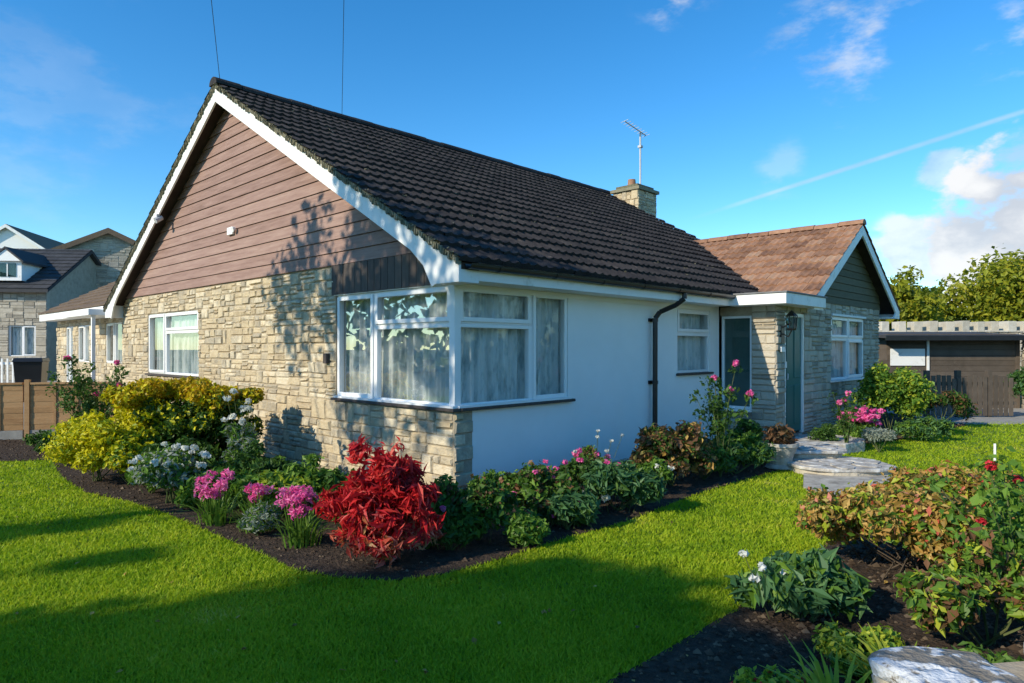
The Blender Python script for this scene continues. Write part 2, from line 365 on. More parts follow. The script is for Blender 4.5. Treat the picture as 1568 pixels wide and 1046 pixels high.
gutter(b,PV,-OH+.06,5.62,EV-.06,2.455)
b.tube([(4.02,EV-.06,2.41),(4.02,EV-.06,2.33),(3.97,-.30,2.24),(3.83,-.12,2.14),(3.78,-.075,2.05),(3.78,-.07,.15),(3.78,-.12,.06)],.036,10)
for z in (2.0,1.1,.4): b.cyl((3.78,-.07,z),(3.78,-.07,z+.05),.046,n=10); b.box(3.71,3.85,-.02,0,z,z+.05)
b.build('gutter_and_downpipe',['black'],H)
window(H,'corner_window_side',PU,.03,[(.05,1.46,.99,1.88,False),(.05,1.46,1.88,2.29,True),(1.46,2.29,.99,2.29,True)],0,2.3,.99,2.29,ca0=.19,ca1=2.3)
window(H,'corner_window_front',PV,.03,[(.05,1.21,.99,1.88,False),(.05,1.21,1.88,2.29,True),(1.21,1.88,.99,2.29,True)],0,1.88,.99,2.29,ca0=.19,ca1=1.9)
b=B(); b.box(-.005,.085,-.005,.085,.99,2.32); b.build('corner_post',['upvc'],H,bevel=.006)
window(H,'bedroom_window',PU,.03,[(6.72,8.36,1.12,1.93,False),(6.72,8.36,1.93,2.29,True),(8.36,9.26,1.12,2.29,True)],6.72,9.26,1.12,2.29)
window(H,'hall_window',PV,.03,[(4.53,5.58,1.23,1.85,False),(4.53,5.58,1.85,2.23,True)],4.53,5.58,1.23,2.23)
b=B(); b.pb(PU,-.05,2.33,-.065,.05,.955,.988); b.pb(PV,.05,1.95,-.065,.05,.955,.988); b.pb(PU,6.68,9.3,-.06,.05,1.085,1.118); b.pb(PV,4.5,5.62,-.05,.05,1.195,1.228)
b.build('window_sills',['sill'],H,bevel=.005)
b=B(); b.pb(PU,-.02,2.3,-.045,.03,.989,1.012); b.pb(PV,.03,1.9,-.045,.03,.989,1.012);b.pb(PU,-.0,2.32,-.02,.09,2.291,2.32);b.pb(PV,.0,5.6,-.012,.0,2.24,2.298); b.build('window_trim',['upvc'],H)
# chimney
b=B(); cx0,cx1,cy0,cy1=10.2,11.1,4.4,5.2
b.box(cx0+.02,cx1-.02,cy0+.02,cy1-.02,0,5.75,1)
stones(b,PU,cy0,cy1,4.4,5.76,[],cx0+.02,1,0,.8); stones(b,PV,cx0,cx1,4.4,5.76,[],cy0+.02,1,0,.8); stones(b,PU,cy0,cy1,4.4,5.76,[],cx1-.02,-1,0,.8)
b.box(cx0-.05,cx1+.05,cy0-.05,cy1+.05,5.76,5.84,2); b.box(cx0+.06,cx1-.06,cy0+.06,cy1-.06,5.84,5.93,2)
b.cyl((10.5,4.8,5.9),(10.5,4.8,6.12),.12,.10,12,3); b.cyl((10.85,4.8,5.9),(10.85,4.8,6.02),.11,.10,12,3)
b.build('chimney',['stone','mortar','moss','tiler'],H)
b=B(); b.cyl((10.45,4.5,5.2),(10.45,4.5,7.35),.026,n=8); 
p0=Vector((9.9,4.62,7.50)); p1=Vector((10.6,4.42,7.24)); b.cyl(p0,p1,.016,n=6)
for i in range(9):
    q=p0.lerp(p1,i/8); b.cyl(q+Vector((-.04,-.14,-.0)),q+Vector((.04,.14,.0)),.007,n=5)
b.box(10.4,10.5,4.45,4.55,6.9,6.96)
b.build('tv_antenna',['metal'],H)
b=B(); b.box(-.07,-.03,5.22,5.42,3.42,3.54); b.cyl((-.1,5.16,3.48),(-.05,5.16,3.50),.05,.03,10); b.build('gable_light',['upvc'],H,bevel=.008)
b=B(); b.cyl((-.32,7.9,3.95),(-.2,7.9,4.02),.055,.04,10); b.box(-.3,-.26,7.87,7.93,3.95,4.07);b.build('flood_light',['metal'],H)
b=B(); b.box(-.07,-.02,2.42,2.5,1.42,1.55); b.build('outside_socket',['sill'],H)
# -------------------------------------------------- wing
WR=9.4; WH=2.55; WEZ=2.46; WAP=4.03; WV=-1.2; ws=(WAP-WEZ)/WH; wa=math.atan(ws); wc,wsn=math.cos(wa),math.sin(wa)
GV=-.95
whole=[(6.28,7.1,.18,2.2),(8.42,10.36,.99,2.22)]
b=B(); core(b,PV,5.93,11.4,-.2,2.46,whole,GV+.002,GV+.27,0); b.box(11.15,11.4,GV+.27,6,-.2,2.46)
b.box(5.93,6.15,GV+.27,-.55,-.2,2.46)
b.box(5.94,6.1,-.55,0.0,-.2,.6); b.box(5.94,6.1,-.55,0.0,2.15,2.3)
b.build('wing_walls',['mortar'],H)
b=B(); stones(b,PV,5.92,11.4,-.1,2.46,whole,GV); stones(b,PU,GV,-.55,-.1,2.35,[],5.93); stones(b,PU,-.55,0,-.1,.58,[],5.94)
b.build('wing_stone_facing',['stoneg'],H)
window(H,'porch_side_screen',PU,5.96,[(-.55,-.02,.62,2.15,False)],-.55,0,.62,2.15,curtain=False,glass='glassd')
b=B(); b.box(5.85,5.99,-.56,.0,.58,.62); b.build('porch_sill',['upvc'],H)
b=B(); b.box(6.02,6.03,-.53,-.03,.6,2.15); b.build('porch_blind',['blind'],H)
window(H,'wing_window',PV,GV+.03,[(8.42,9.4,1.02,1.8,False),(8.42,9.4,1.8,2.22,True),(9.4,10.36,1.02,1.8,True),(9.4,10.36,1.8,2.22,True)],8.42,10.36,1.02,2.22)
b=B(); b.pb(PV,8.36,10.42,GV-.06,GV+.05,.985,1.018); b.pb(PV,8.4,10.4,GV-.045,GV+.02,2.222,2.26); b.build('wing_sill',['paint'],H)
b=B(); b.pb(PV,6.28,6.33,GV+.0,GV+.07,.18,2.2,1); b.pb(PV,7.05,7.1,GV+.0,GV+.07,.18,2.2,1); b.pb(PV,6.33,7.05,GV+.0,GV+.07,2.14,2.2,1)
b.pb(PV,6.33,7.05,GV+.03,GV+.08,.22,2.139,0)
for (x0,x1,y0,y1) in ((6.41,6.65,.35,1.0),(6.73,6.97,.35,1.0),(6.41,6.65,1.12,1.95),(6.73,6.97,1.12,1.95)): b.pb(PV,x0,x1,GV+.018,GV+.0295,y0,y1,0)
b.cyl((6.40,GV+.0,1.1),(6.40,GV+.0,1.2),.015,n=8,mi=2)
b.build('front_door',['door','upvc','metal'],H,bevel=.005)
b=B(); b.box(5.55,7.25,-1.26,-.30,2.30,2.465); b.box(5.53,7.27,-1.28,-.28,2.466,2.49,1); b.build('porch_flat_roof',['paint','lead'],H,bevel=.004)
b=B(); z=2.44
while z<WAP-.2:
    z1=min(z+.14,WAP-.12); hv=lambda zz:(WAP-.12-zz)/ws
    h0=min(hv(z),2.0); h1=min(hv(z1),2.0)
    A=[(WR-h0,GV-.034,z),(WR+h0,GV-.034,z),(WR+h1,GV-.018,z1-.006),(WR-h1,GV-.018,z1-.006)]; b.ext(A,[(p[0],GV+.1,p[2]) for p in A]); z=z1
b.build('wing_gable_cladding',['cladg'],H)
b=B()
for sg in (-1,1):
    A=[(WR+sg*WH,WV,WEZ-.03),(WR,WV,WAP-.03),(WR,WV,WAP-.11),(WR+sg*WH,WV,WEZ-.09)]; b.ext(A,[(p[0],5.5,p[2]) for p in A])
b.build('wing_roof_deck',['darkw'],H)
wl=WH/wc
tiles('wing_tiles_left',(WR-WH-.03,WV-.04,WEZ-.02),(0,1,0),(wc,0,wsn),(-wsn,0,wc),3.9,wl+.03,'tiler',H,course=.27,tw=.27,amp=.024,thick=.034)
tiles('wing_tiles_right',(WR+WH+.03,WV-.04,WEZ-.02),(0,1,0),(-wc,0,wsn),(wsn,0,wc),6.6,wl+.03,'tiler',H,course=.27,tw=.30,amp=.010,thick=.024)
ridge('wing_ridge',(WR,WV-.05,WAP+.03),(WR,2.9,WAP+.03),'tiler',H,r=.10)
b=B()
for sg in (-1,1):
    th=.19; pts=[(WR+sg*(WH+.02),WEZ-.035),(WR,WAP-.035),(WR,WAP-.035-th),(WR+sg*(WH-.25),WEZ-.035-th+.25*ws+.0),(WR+sg*(WH-.42),WEZ-.2),(WR+sg*(WH+.02),WEZ-.2)]
    A=[(p[0],WV-.02+(0 if sg<0 else .0015),p[1]) for p in pts]; b.ext(A,[(p[0],WV+.012,p[2]) for p in A])
b.box(WR+WH-.45,WR+WH,WV+.013,5,WEZ-.2,WEZ-.17); b.box(WR+WH-.0,WR+WH+.02,WV+.013,5,WEZ-.2,WEZ-.03)
b.build('wing_bargeboards',['paint'],H)
b=B(); gutter(b,PU,WV+.05,5,WR+WH+.08,WEZ-.06); b.build('wing_gutter',['black'],H)
b=B(); b.cyl((6.12,GV-.03,1.95),(6.12,GV-.16,2.02),.012,n=6); b.tube([(6.12,GV-.03,1.85),(6.12,GV-.12,1.80),(6.12,GV-.17,1.9)],.01,6)
b.cyl((6.12,GV-.17,1.90),(6.12,GV-.17,1.93),.06,.075,6); b.cyl((6.12,GV-.17,2.13),(6.12,GV-.17,2.22),.095,.01,6)
for i in range(6):
    a=i*math.pi/3; b.cyl((6.12+.07*math.cos(a),GV-.17+.07*math.sin(a),1.93),(6.12+.085*math.cos(a),GV-.17+.085*math.sin(a),2.13),.008,n=4)
b.cyl((6.12,GV-.17,1.93),(6.12,GV-.17,2.1),.06,.075,6,1)
b.box(6.06,6.18,GV-.035,GV-.0,1.7,1.98); b.build('wall_lantern',['black','glassd'],H)
b=B(); b.box(6.02,6.16,GV-.05,GV-.03,1.56,1.64); b.box(6.2,6.24,GV-.05,GV-.03,1.3,1.4); b.build('house_number',['upvc'],H)

# ================================================================== GROUND
def sheet(name,pts,z,mat,th=0):
    b=B()
    if th: b.ext([(x,y,z-th) for x,y in pts],[(x,y,z) for x,y in pts])
    else: b.raw([(x,y,z) for x,y in pts],[tuple(range(len(pts)))])
    return b.build(name,[mat])
sheet('ground',[(-600,-300),(600,-300),(600,900),(-600,900)],-.01,'field')
lawn=sheet('lawn',[(-16,-2),(14,-2),(14,16),(-16,16)],0,'grass')
bed1=[(-13,9.3),(-7.26,9.5),(-6.63,9.65),(-5.9,8.7),(-5.49,8.22),(-4.8,7.5),(-3.99,7.0),(-3.30,6.46),(-2.56,5.78),(-1.96,5.24),(-1.58,4.86),(-1.2,4.68),(-.835,4.63),(-.486,4.76),(-.12,5.08),(.477,5.69),(1.07,6.22),(1.97,7.31),(2.86,8.22),(3.48,8.78),(4.19,10.58),(3.9,11.5),(-.3,7.8),(-8.2,15),(-13,13)]
bed2=[(.25,2.7),(.46,3.235),(.73,3.48),(1.01,3.76),(1.28,4.03),(1.93,4.65),(2.33,5.24),(2.9,5.8),(3.6,6.2),(4.5,6.4),(6.5,6.2),(6.5,1.0),(.25,1.0)]
bed3=[hw(7.2,GV+.1),hw(7.2,GV-.7),hw(8.5,GV-1.1),hw(10,GV-1.3),hw(12,GV-1.5),hw(14,GV-1.3),hw(14,GV+.4)]
path=[(3.75,8.6),(3.35,7.7),(3.3,7.05),(3.7,6.3),(5.6,6.3),(4.95,7.7),(4.75,8.3),(4.6,8.9)]
def inpoly(P,poly):
    x,y=P[:,0],P[:,1]; r=np.zeros(len(P),bool); n=len(poly)
    for i in range(n):
        x0,y0=poly[i];x1,y1=poly[(i+1)%n]
        if y0==y1: continue
        c=((y0>y)!=(y1>y))&(x<(x1-x0)*(y-y0)/(y1-y0)+x0); r^=c
    return r
def soilbed(name,poly):
    o=sheet(name,poly,.012,'soil')
    xs=[p[0] for p in poly];ys=[p[1] for p in poly]; n=16000
    P=np.stack([rng.uniform(min(xs),max(xs),n),rng.uniform(min(ys),max(ys),n)],1); P=P[inpoly(P,poly)]
    k=len(P); z=np.full(k,.015); s=rng.uniform(.008,.03,k)*(.6+.5*(rng.random(k)<.1))
    V=np.zeros((k,5,3))
    for i,(dx,dy,dz) in enumerate(((-1,-.6,0),(.9,-.8,0),(.8,.9,0),(-.9,.8,0),(0,0,.9))):
        V[:,i,0]=P[:,0]+dx*s*rng.uniform(.6,1.2,k); V[:,i,1]=P[:,1]+dy*s*rng.uniform(.6,1.2,k); V[:,i,2]=z+dz*s
    F=np.array([[0,1,4],[1,2,4],[2,3,4],[3,0,4]]); F=(F[None]+5*np.arange(k)[:,None,None]).reshape(-1,3)
    b=B(); b.np(V.reshape(-1,3),F); b.build('clods',['clod'],o,recalc=False)
soilbed('flower_bed',bed1); soilbed('flower_bed.001',bed2); soilbed('flower_bed.002',bed3)
sheet('garden_path',path,.03,'slab',.03)
n=440000
Y=1/(1/14.5+rng.random(n)*(1/2.6-1/14.5)); X=rng.uniform(-.82,.82,n)*Y
P=np.stack([X,Y],1); jit=P+rng.normal(size=P.shape)*.015
ho=[hw(0,0),hw(5.9,0),hw(5.9,-.98),hw(11.4,-.98),hw(11.4,8),hw(0,10.8)]
bad=np.zeros(n,bool)
for q in (bed1,bed2,bed3,path,ho): bad|=inpoly(jit,q)
P=P[~bad]; n=len(P); Yn=P[:,1]
hgt=rng.uniform(.014,.034,n)*(1+.03*Yn); wd=(.0030+.0009*Yn)*rng.uniform(.7,1.3,n); a=rng.uniform(0,6.283,n); ln=rng.normal(size=(n,2))*.65*hgt[:,None]
V=np.zeros((n,3,3)); V[:,0,0]=P[:,0]-np.cos(a)*wd; V[:,0,1]=P[:,1]-np.sin(a)*wd; V[:,1,0]=P[:,0]+np.cos(a)*wd; V[:,1,1]=P[:,1]+np.sin(a)*wd
V[:,2,0]=P[:,0]+ln[:,0]; V[:,2,1]=P[:,1]+ln[:,1]; V[:,2,2]=hgt
b=B(); b.np(V.reshape(-1,3),np.arange(3*n).reshape(n,3)); b.build('grass_blades',['blade'],lawn,recalc=False)
b=B(); k=130; yy=1/(1/10+rng.random(k)*(1/2.9-1/10)); xx=rng.uniform(-.8,.6,k)*yy
b.leaves([(xx[i],yy[i],.03,.01,.01,.004) for i in range(k)],k,.028,.7,0,shell=.1,up=2); b.build('fallen_leaves',['brz'],recalc=False)
def slab(name,c,rx,ry,z0,z1,mat,n=16,rot=0,sides=.08,parent=None,dome=0):
    b=B(); pts=[]
    for i in range(n):
        a=2*math.pi*i/n; r=1+random.uniform(-sides,sides); x=rx*r*math.copysign(abs(math.cos(a))**.8,math.cos(a)); y=ry*r*math.copysign(abs(math.sin(a))**.8,math.sin(a))
        pts.append((c[0]+x*math.cos(rot)-y*math.sin(rot),c[1]+x*math.sin(rot)+y*math.cos(rot)))
    if not dome: b.ext([(x,y,z0) for x,y in pts],[(x,y,z1) for x,y in pts])
    else:
        rings=[]
        for k,(s,zz) in enumerate(((.93,z0),(1,z0+(z1-z0)*.5),(.97,z1-.005),(.85,z1+dome*.6),(.5,z1+dome),(.2,z1+dome*1.1))):
            rings.append([(c[0]+(x-c[0])*s+random.uniform(-.006,.006),c[1]+(y-c[1])*s+random.uniform(-.006,.006),zz+random.uniform(-.005,.005)) for x,y in pts])
        vs=[p for r in rings for p in r]; b.raw(vs,[(k*n+i,k*n+(i+1)%n,(k+1)*n+(i+1)%n,(k+1)*n+i) for k in range(5) for i in range(n)]+[tuple(range(5*n,6*n))])
    return b.build(name,[mat],parent,bevel=0 if dome else .012)
st=empty('stone_steps')
def stonestep(nm,c,rx,ry,z1):
    slab(nm,c,rx,ry,.0,z1-.05,'stoneg',parent=st)
    slab(nm+'_cap',c,rx+.04,ry+.04,z1-.049,z1-.006,'stepc',parent=st)
    for i in range(7):
        a=i*2*math.pi/7+random.uniform(-.1,.1); slab(nm+'_flag_%d'%i,(c[0]+math.cos(a)*rx*.66,c[1]+math.sin(a)*ry*.66),rx*.30,ry*.28,z1-.0055,z1+random.uniform(.004,.012),'stepc',9,a,.16,st)
    slab(nm+'_flag_c',c,rx*.34,ry*.34,z1-.0055,z1+.008,'stepc',9,0,.16,st)
stonestep('lower_step',(4.28,8.80),.60,.50,.12); stonestep('upper_step',(4.12,9.5),.50,.46,.24)
c=hw(6.7,GV-.55); slab('landing',c,.62,.5,0,.165,'stepc',rot=HA,parent=st)
# ================================================================== WALLS
def stonewall(name,p0,p1,th,z1,mat='stoneg',cap='lichen',sc=1.0,crenel=False,coping=True):
    d=Vector((p1[0]-p0[0],p1[1]-p0[1])); L=d.length; e=empty(name,(p0[0],p0[1],0),math.atan2(d.y,d.x)); b=B()
    b.box(0.02,L-.02,.02,th-.02,-.1,z1,1); stones(b,PV,0,L,-.05,z1,[],.02,1,0,sc,.03); stones(b,PV,0,L,-.05,z1,[],th-.02,-1,0,sc,.03); stones(b,PU,0,th,-.05,z1,[],.02,1,0,sc,.03)
    b.build('body',[mat,'mortar'],e)
    if not coping: return e
    b=B(); x=-.03; kk=0
    while x<L:
        w=random.uniform(.35,.6) if not crenel else random.uniform(.20,.30)
        kk+=1
        h=random.uniform(.05,.075) if not crenel else ((.04,.36)[kk%2]+random.uniform(-.02,.03))
        j=lambda:random.uniform(-.03,.03)
        A=[(x+.01,-.04+j()*.7,z1+.002),(min(x+w,L+.05),-.04+j()*.7,z1+.002),(min(x+w,L+.05),th+.04+j()*.7,z1+.002),(x+.01,th+.04+j()*.7,z1+.002)]
        b.ext(A,[(q[0]+j()*.4,q[1]+j()*.3,z1+h+j()*.2) for q in A]); x+=w
    b.build('coping',[cap],e,bevel=.012); return e
fw=stonewall('garden_stone_wall',(1.30,2.02),(3.4,2.30),.34,.49,sc=.9,coping=False)
slab('cap_stone_a',(.19,.20),.215,.20,.492,.545,'lichen',parent=fw,dome=.012,sides=.16)
slab('cap_stone_b',(.76,.20),.21,.2,.492,.575,'lichen',parent=fw,dome=.02,sides=.16)
slab('cap_stone_c',(1.25,.2),.25,.2,.492,.57,'stepc',parent=fw,dome=.02,sides=.12)
slab('cap_stone_d',(1.77,.2),.25,.2,.492,.57,'stepc',parent=fw,dome=.02,sides=.12)
# ================================================================== left side
f=empty('garden_fence'); b=B(); p0=Vector((-11.6,11.0,0)); p1=Vector((-7.2,12.25,0)); d=(p1-p0); L=d.length; d.normalize(); rz=math.atan2(d.y,d.x)
f.location=p0; f.rotation_euler=(0,0,rz)
x=0
while x<L:
    b.box(x,x+.075,-.04,.04,0,1.06,0)
    for i in range(8): b.box(x+.08,min(x+1.52,L),-.012-(i%2)*.004,.012,.17+i*.1,.17+i*.1+.104,0)
    for q in (.45,.8,1.15): b.box(x+q,x+q+.035,-.03,-.0165,.17,.97,0)
    b.box(x+.08,x+1.52,-.035,.035,.975,1.01,0); b.box(x+.08,x+1.52,-.025,.025,0,.165,1); x+=1.55
b.build('panels',['fence','conc'],f)
NB=empty('neighbour_bungalow',(-.6,7,0),HA)
b=B(); nh=[(14.2,15.6,1.2,2.3),(17.2,18.4,1.2,2.3),(19.0,19.8,.5,2.3)]
core(b,PU,13,21,0,2.75,nh,.95,1.2,1); core(b,PV,.95,8,0,2.75,[],12.98,13.2,1); b.box(.95,8,20.8,21,0,2.75,1)
stones(b,PU,13,21,.3,2.75,nh,.95,1,0,1.2)
b.raw([(.95,20.99,2.7),(8,20.99,2.7),(4.4,20.99,4.8)],[(0,1,2)],1); b.raw([(.95,13.0,2.7),(8,13.0,2.7),(4.4,13.0,4.8)],[(0,1,2)],1)
b.build('walls',['stone','mortar'],NB)
na=math.atan(2.15/3.9)
tiles('roof_front',(.5,12.7,2.72),(0,1,0),(math.cos(na),0,math.sin(na)),(-math.sin(na),0,math.cos(na)),8.6,4.5,'tileb',NB,amp=.01)
b=B(); A=[(8.3,12.7,2.72),(8.3,21.3,2.72),(4.4,21.3,4.87),(4.4,12.7,4.87)]; b.ext(A,[(p[0],p[1],p[2]-.08) for p in A]); b.build('roof_rear',['tileb'],NB)
b=B(); b.box(.52,.55,12.7,21.3,2.5,2.7); b.box(.55,.95,12.7,21.3,2.5,2.52)
b.box(.2,.28,14.0,14.08,.3,2.6); b.box(.1,.95,13.9,16.3,2.45,2.6); b.build('fascia',['paint'],NB)
for i,(a0,a1,z0,z1) in enumerate(nh): window(NB,'window_%d'%i,PU,.98,[(a0,(a0+a1)/2,z0,z1,False),((a0+a1)/2,a1,z0,z1,True)],a0,a1,z0,z1)
sheet('neighbour_drive',[(-30,13.2),(-9.5,13.2),(-8.9,16),(-12,26),(-30,26)],.35,'conc',.36)
def house(name,loc,rz,w,dp,ez,rz_,wm,rm,wins=(),gable_front=True,z0=0,st=False):
    e=empty(name,loc,rz); b=B()
    holes=[(x0,x1,a,c) for x0,x1,a,c in wins]
    core(b,PV,0,w,z0,ez,holes,0,.2,0); b.box(0,.2,.2,dp,z0,ez); b.box(w-.2,w,.2,dp,z0,ez); b.box(.2,w-.2,dp-.2,dp,z0,ez)
    if st: stones(b,PV,0,w,z0,ez,holes,0,1,0,1.6,.03)
    if gable_front:
        b.ext([(0,0,ez),(w,0,ez),(w/2,0,rz_)],[(0,.2,ez),(w,.2,ez),(w/2,.2,rz_)],0)
        if st:
            z=ez
            while z<rz_-.3:
                hw_=(rz_-z-.28)/(rz_-ez)*w/2
                if hw_>.2: stones(b,PV,w/2-hw_,w/2+hw_,z,z+.27,[],0,1,0,1.6,.03)
                z+=.27
        for sg in (-1,1):
            k=(rz_-ez)/(w/2); A=[(w/2,-.25,rz_+.1),(w/2+sg*(w/2+.3),-.25,ez+.1-.3*k),(w/2+sg*(w/2+.3),-.25,ez-.05-.3*k),(w/2,-.25,rz_-.05)]
            b.ext(A,[(p[0],dp+.25,p[2]) for p in A],1)
            A=[(p[0],-.28,p[2]-(.0 if i<2 else .08)-.02) for i,p in enumerate(A)]; b.ext(A,[(p[0],-.2505,p[2]) for p in A],1 if st else 2)
    else:
        for sg in (0,1):
            y0=-.3 if sg==0 else dp+.3; A=[(-.2,y0,ez),(-.2,dp/2,rz_),(-.2,dp/2,rz_-.15),(-.2,y0,ez-.12)]; b.ext(A,[(w+.2,p[1],p[2]) for p in A],1)
        for x in (0,w-.2): b.ext([(x,0,ez),(x,dp,ez),(x,dp/2,rz_)],[(x+.2,0,ez),(x+.2,dp,ez),(x+.2,dp/2,rz_)],0)
        aa=math.atan((rz_-ez)/(dp/2+.3)); tiles('roof_tiles',(-.2,-.3,ez+.02),(1,0,0),(0,math.cos(aa),math.sin(aa)),(0,-math.sin(aa),math.cos(aa)),w+.4,(dp/2+.3)/math.cos(aa),rm,e,amp=.004)
    b.build('shell',[wm,rm,'paint'],e)
    for i,(x0,x1,a,c) in enumerate(wins):
        m=(x0+x1)/2; window(e,'window_%d'%i,PV,.05,[(x0,m,a,c,False),(m,x1,a,c,True)],x0,x1,a,c)
    return e
house('stone_house',(-24.0,28,0),.35,12.5,9,3.9,6.9,'stoneg','tileb',[(8.5,10,2.6,3.8)],st=True)
e=house('slate_roof_house',(-24.6,25.6,0),.1,6.4,6,3.9,5.9,'stoneg','slate',[(2,3.3,1.3,2.5),(5.0,6.0,1.3,2.5)],False,st=True)
b=B(); 
for x in (2.4,4.5): 
    b.box(x,x+1.0,-.05,2.2,4.25,5.0,0); A=[(x-.12,-.2,5.0),(x+1.12,-.2,5.0),(x+.5,-.2,5.45)]; b.ext(A,[(p[0],2.5,p[2]) for p in A],0); 
    for sg in (-1,1): A=[(x+.5,-.25,5.55),(x+.5+sg*.67,-.25,5.0),(x+.5+sg*.67,-.25,4.92),(x+.5,-.25,5.47)]; b.ext(A,[(p[0],2.5,p[2]) for p in A],1)
    b.box(x+.2,x+.8,-.08,-.051,4.4,4.92,2); b.box(x+.48,x+.52,-.09,-.081,4.4,4.92,0)
b.build('dormers',['paint','slate','glassd'],e)
house('white_house',(-39,45,0),.2,9,9,7.0,10.0,'render','tileb',[(3,4.4,5,6.2)])
house('unseen_brick_house',(-30,-8,0),1.4,11,8,4.6,7.2,'tiler','tileb',[(1.5,3.5,1,2.3),(7,9,1,2.3)],False)  # out of view, added so the gable windows reflect less bright sky
house('white_house',(25,-9,0),-1.5+math.pi*2,11,8,3.4,6.0,'render','tileb',[(1.5,3.5,1,2.2),(7,9,1,2.2)],False)
wb=empty('wheelie_bin',(-11.2,15.6,.35),.4); b=B()
A=[(-.22,-.25,.08),(.22,-.25,.08),(.22,.25,.08),(-.22,.25,.08)]; C=[(-.28,-.33,.95),(.28,-.33,.95),(.28,.33,.95),(-.28,.33,.95)]; b.ext(A,C)
A=[(-.30,-.36,.951),(.30,-.36,.951),(.30,.36,.951),(-.30,.36,.951)]; b.ext(A,[(p[0]*.9,p[1]*.9,1.04) for p in A]); b.cyl((-.28,.3,.1),(-.2,.3,.1),.1,n=12); b.cyl((.2,.3,.1),(.28,.3,.1),.1,n=12); b.cyl((-.25,.42,.92),(.25,.42,.92),.015,n=6)
b.build('bin_body',['black'],wb,bevel=.015)
b=B()
for i in range(9): b.box(-13.4+i*.14,-13.36+i*.14,17.0,17.03,.35,1.35)
b.box(-13.5,-12.2,17.031,17.05,1.2,1.26); b.box(-13.5,-12.2,17.031,17.05,.55,.61); b.build('picket_gate',['paint'])
# ================================================================== right side
SH=empty('timber_shed',(10.1,18,0),-.05); b=B()
z=0
while z<1.9:
    b.box(0,3.3,-.02-.01*((z*100)%2),.05,z+.003,z+.14,0); b.box(-.03,.03,0,2.2,z,z+.14,0); z+=.143
b.box(3.3,3.4,-.05,2.2,0,1.95,0); b.box(0,3.3,2.1,2.2,0,1.95,0)
A=[(-.3,-.5,1.88),(3.6,-.5,1.88),(3.6,2.4,2.04),(-.3,2.4,2.04)]; b.ext(A,[(p[0],p[1],p[2]+.07) for p in A],1)
b.box(0.05,.95,-.05,-.035,1.15,1.6,2); b.box(1.0,1.06,-.06,-.03,0,1.9,2); b.box(-.3,3.6,-.53,-.505,1.82,1.95,3)
b.build('shed_shell',['oldw','slate','paint','black'],SH)
stonewall('boundary_stone_wall',(9.8,22.5),(24,21.5),.4,2.15,'stoneg','cope',1.5,True)
stonewall('side_stone_wall',(13.4,17.5),(17,15.5),.4,2.0,'stoneg','stoneg',1.3)
b=B(); 
for i in range(17): 
    h=.95+random.uniform(-.05,.05); b.box(9.6+i*.12,9.69+i*.12,15.5,15.52,0.05,h)
    if i%6==0: b.box(9.6+i*.12,9.7+i*.12,15.53,15.63,0,1.1)
b.box(9.5,11.7,15.521,15.55,.3,.38); b.box(9.5,11.7,15.521,15.55,.75,.83); b.build('picket_fence',['oldw'])
sheet('patio',[(9.2,14.2),(13.5,14.2),(14,18),(9.4,18)],.02,'conc',.02)
b=B(); N=60; vs=[]
for i in range(N+1):
    x=-160+480*i/N; h=8+5*math.sin(i*.23+1)+2*math.sin(i*.7)
    for yy,k in ((130,0),(165,.75),(210,1),(300,0)): vs.append((x,yy,h*k))
b.raw(vs,[(4*i+k,4*i+4+k,4*i+5+k,4*i+1+k) for i in range(N) for k in range(3)]); b.build('hill',['tree'],smooth=True)
def tree(name,x,y,h,r,mat,nl,ls,trunk=.22,cb=.35,nc=26,z0=0,rf=.33,shell=.25):
    b=B(); pts=[(x,y,z0)]; 
    for i in range(1,5): pts.append((x+random.uniform(-.1,.1)*h*.15,y+random.uniform(-.1,.1)*h*.15,z0+h*.72*i/4))
    b.tube(pts,trunk,9,0,trunk*.3)
    cl=clumps((x,y,z0+h*(cb+1)/2),(r,r,h*(1-cb)/2),nc,r*rf)
    for c in cl[:16]:
        t=random.choice(pts[1:4]); m=Vector(t).lerp(Vector(c[:3]),.5)+Vector((0,0,-.1*r)); b.tube([t,tuple(m),c[:3]],trunk*.3,6,0,trunk*.06)
    b.leaves(cl,nl,ls,.6,1,shell=shell); return b.build(name,['bark',mat],recalc=False)
tree('tree',15.0,26.5,4.9,2.0,'treey',7000,.20,.15,.1,36)
tree('tree',28.5,36,7.2,4.6,'treey',17000,.26,.3,.05,54)
tree('tree',33.5,36,8.2,4.2,'tree',14000,.28,.3,.05,50)
tree('tree',24.0,40,5.4,2.4,'tree',7000,.28,.25,.05,30)
tree('tree',12.6,42,6.6,1.8,'tree',2500,.25)
tree('tree',-27.5,44,8.2,2.6,'tree',3500,.3)
b=B(); cl=[]
for i in range(60):
    x=18+i*2.0; cl.append((x,70+random.uniform(-6,6),2.8,2.6,2,random.uniform(2.6,5.0)))
b.leaves(cl,22000,.6,.7,0,shell=.5)
cl=[]  # unseen tree ring around the camera side, added to darken window reflections
for i in range(60):
    a=math.radians(150+i*4.2); r=38+random.uniform(-4,6); cl.append((math.cos(a)*r,math.sin(a)*r-2,3,3,3,random.uniform(3,5.5)))
b.leaves(cl,9000,1.0,.7,0,shell=.5); b.build('distant_trees',['tree'],recalc=False)
SD=(-.807,-.591); EL=math.radians(29); TE=math.tan(EL)
def street(px,py,pz,h,cb,r,n,ls,nc,rf,tr=.16):
    hc=h*(cb+1)/2; D=(hc-pz)/TE; tree('street_tree',px+SD[0]*D,py+SD[1]*D,h,r,'tree',n,ls,tr,cb,nc,rf=rf,shell=.1)
street(-1.5,8.0,1.7,8.8,.50,2.7,2700,.18,40,.20,.09)
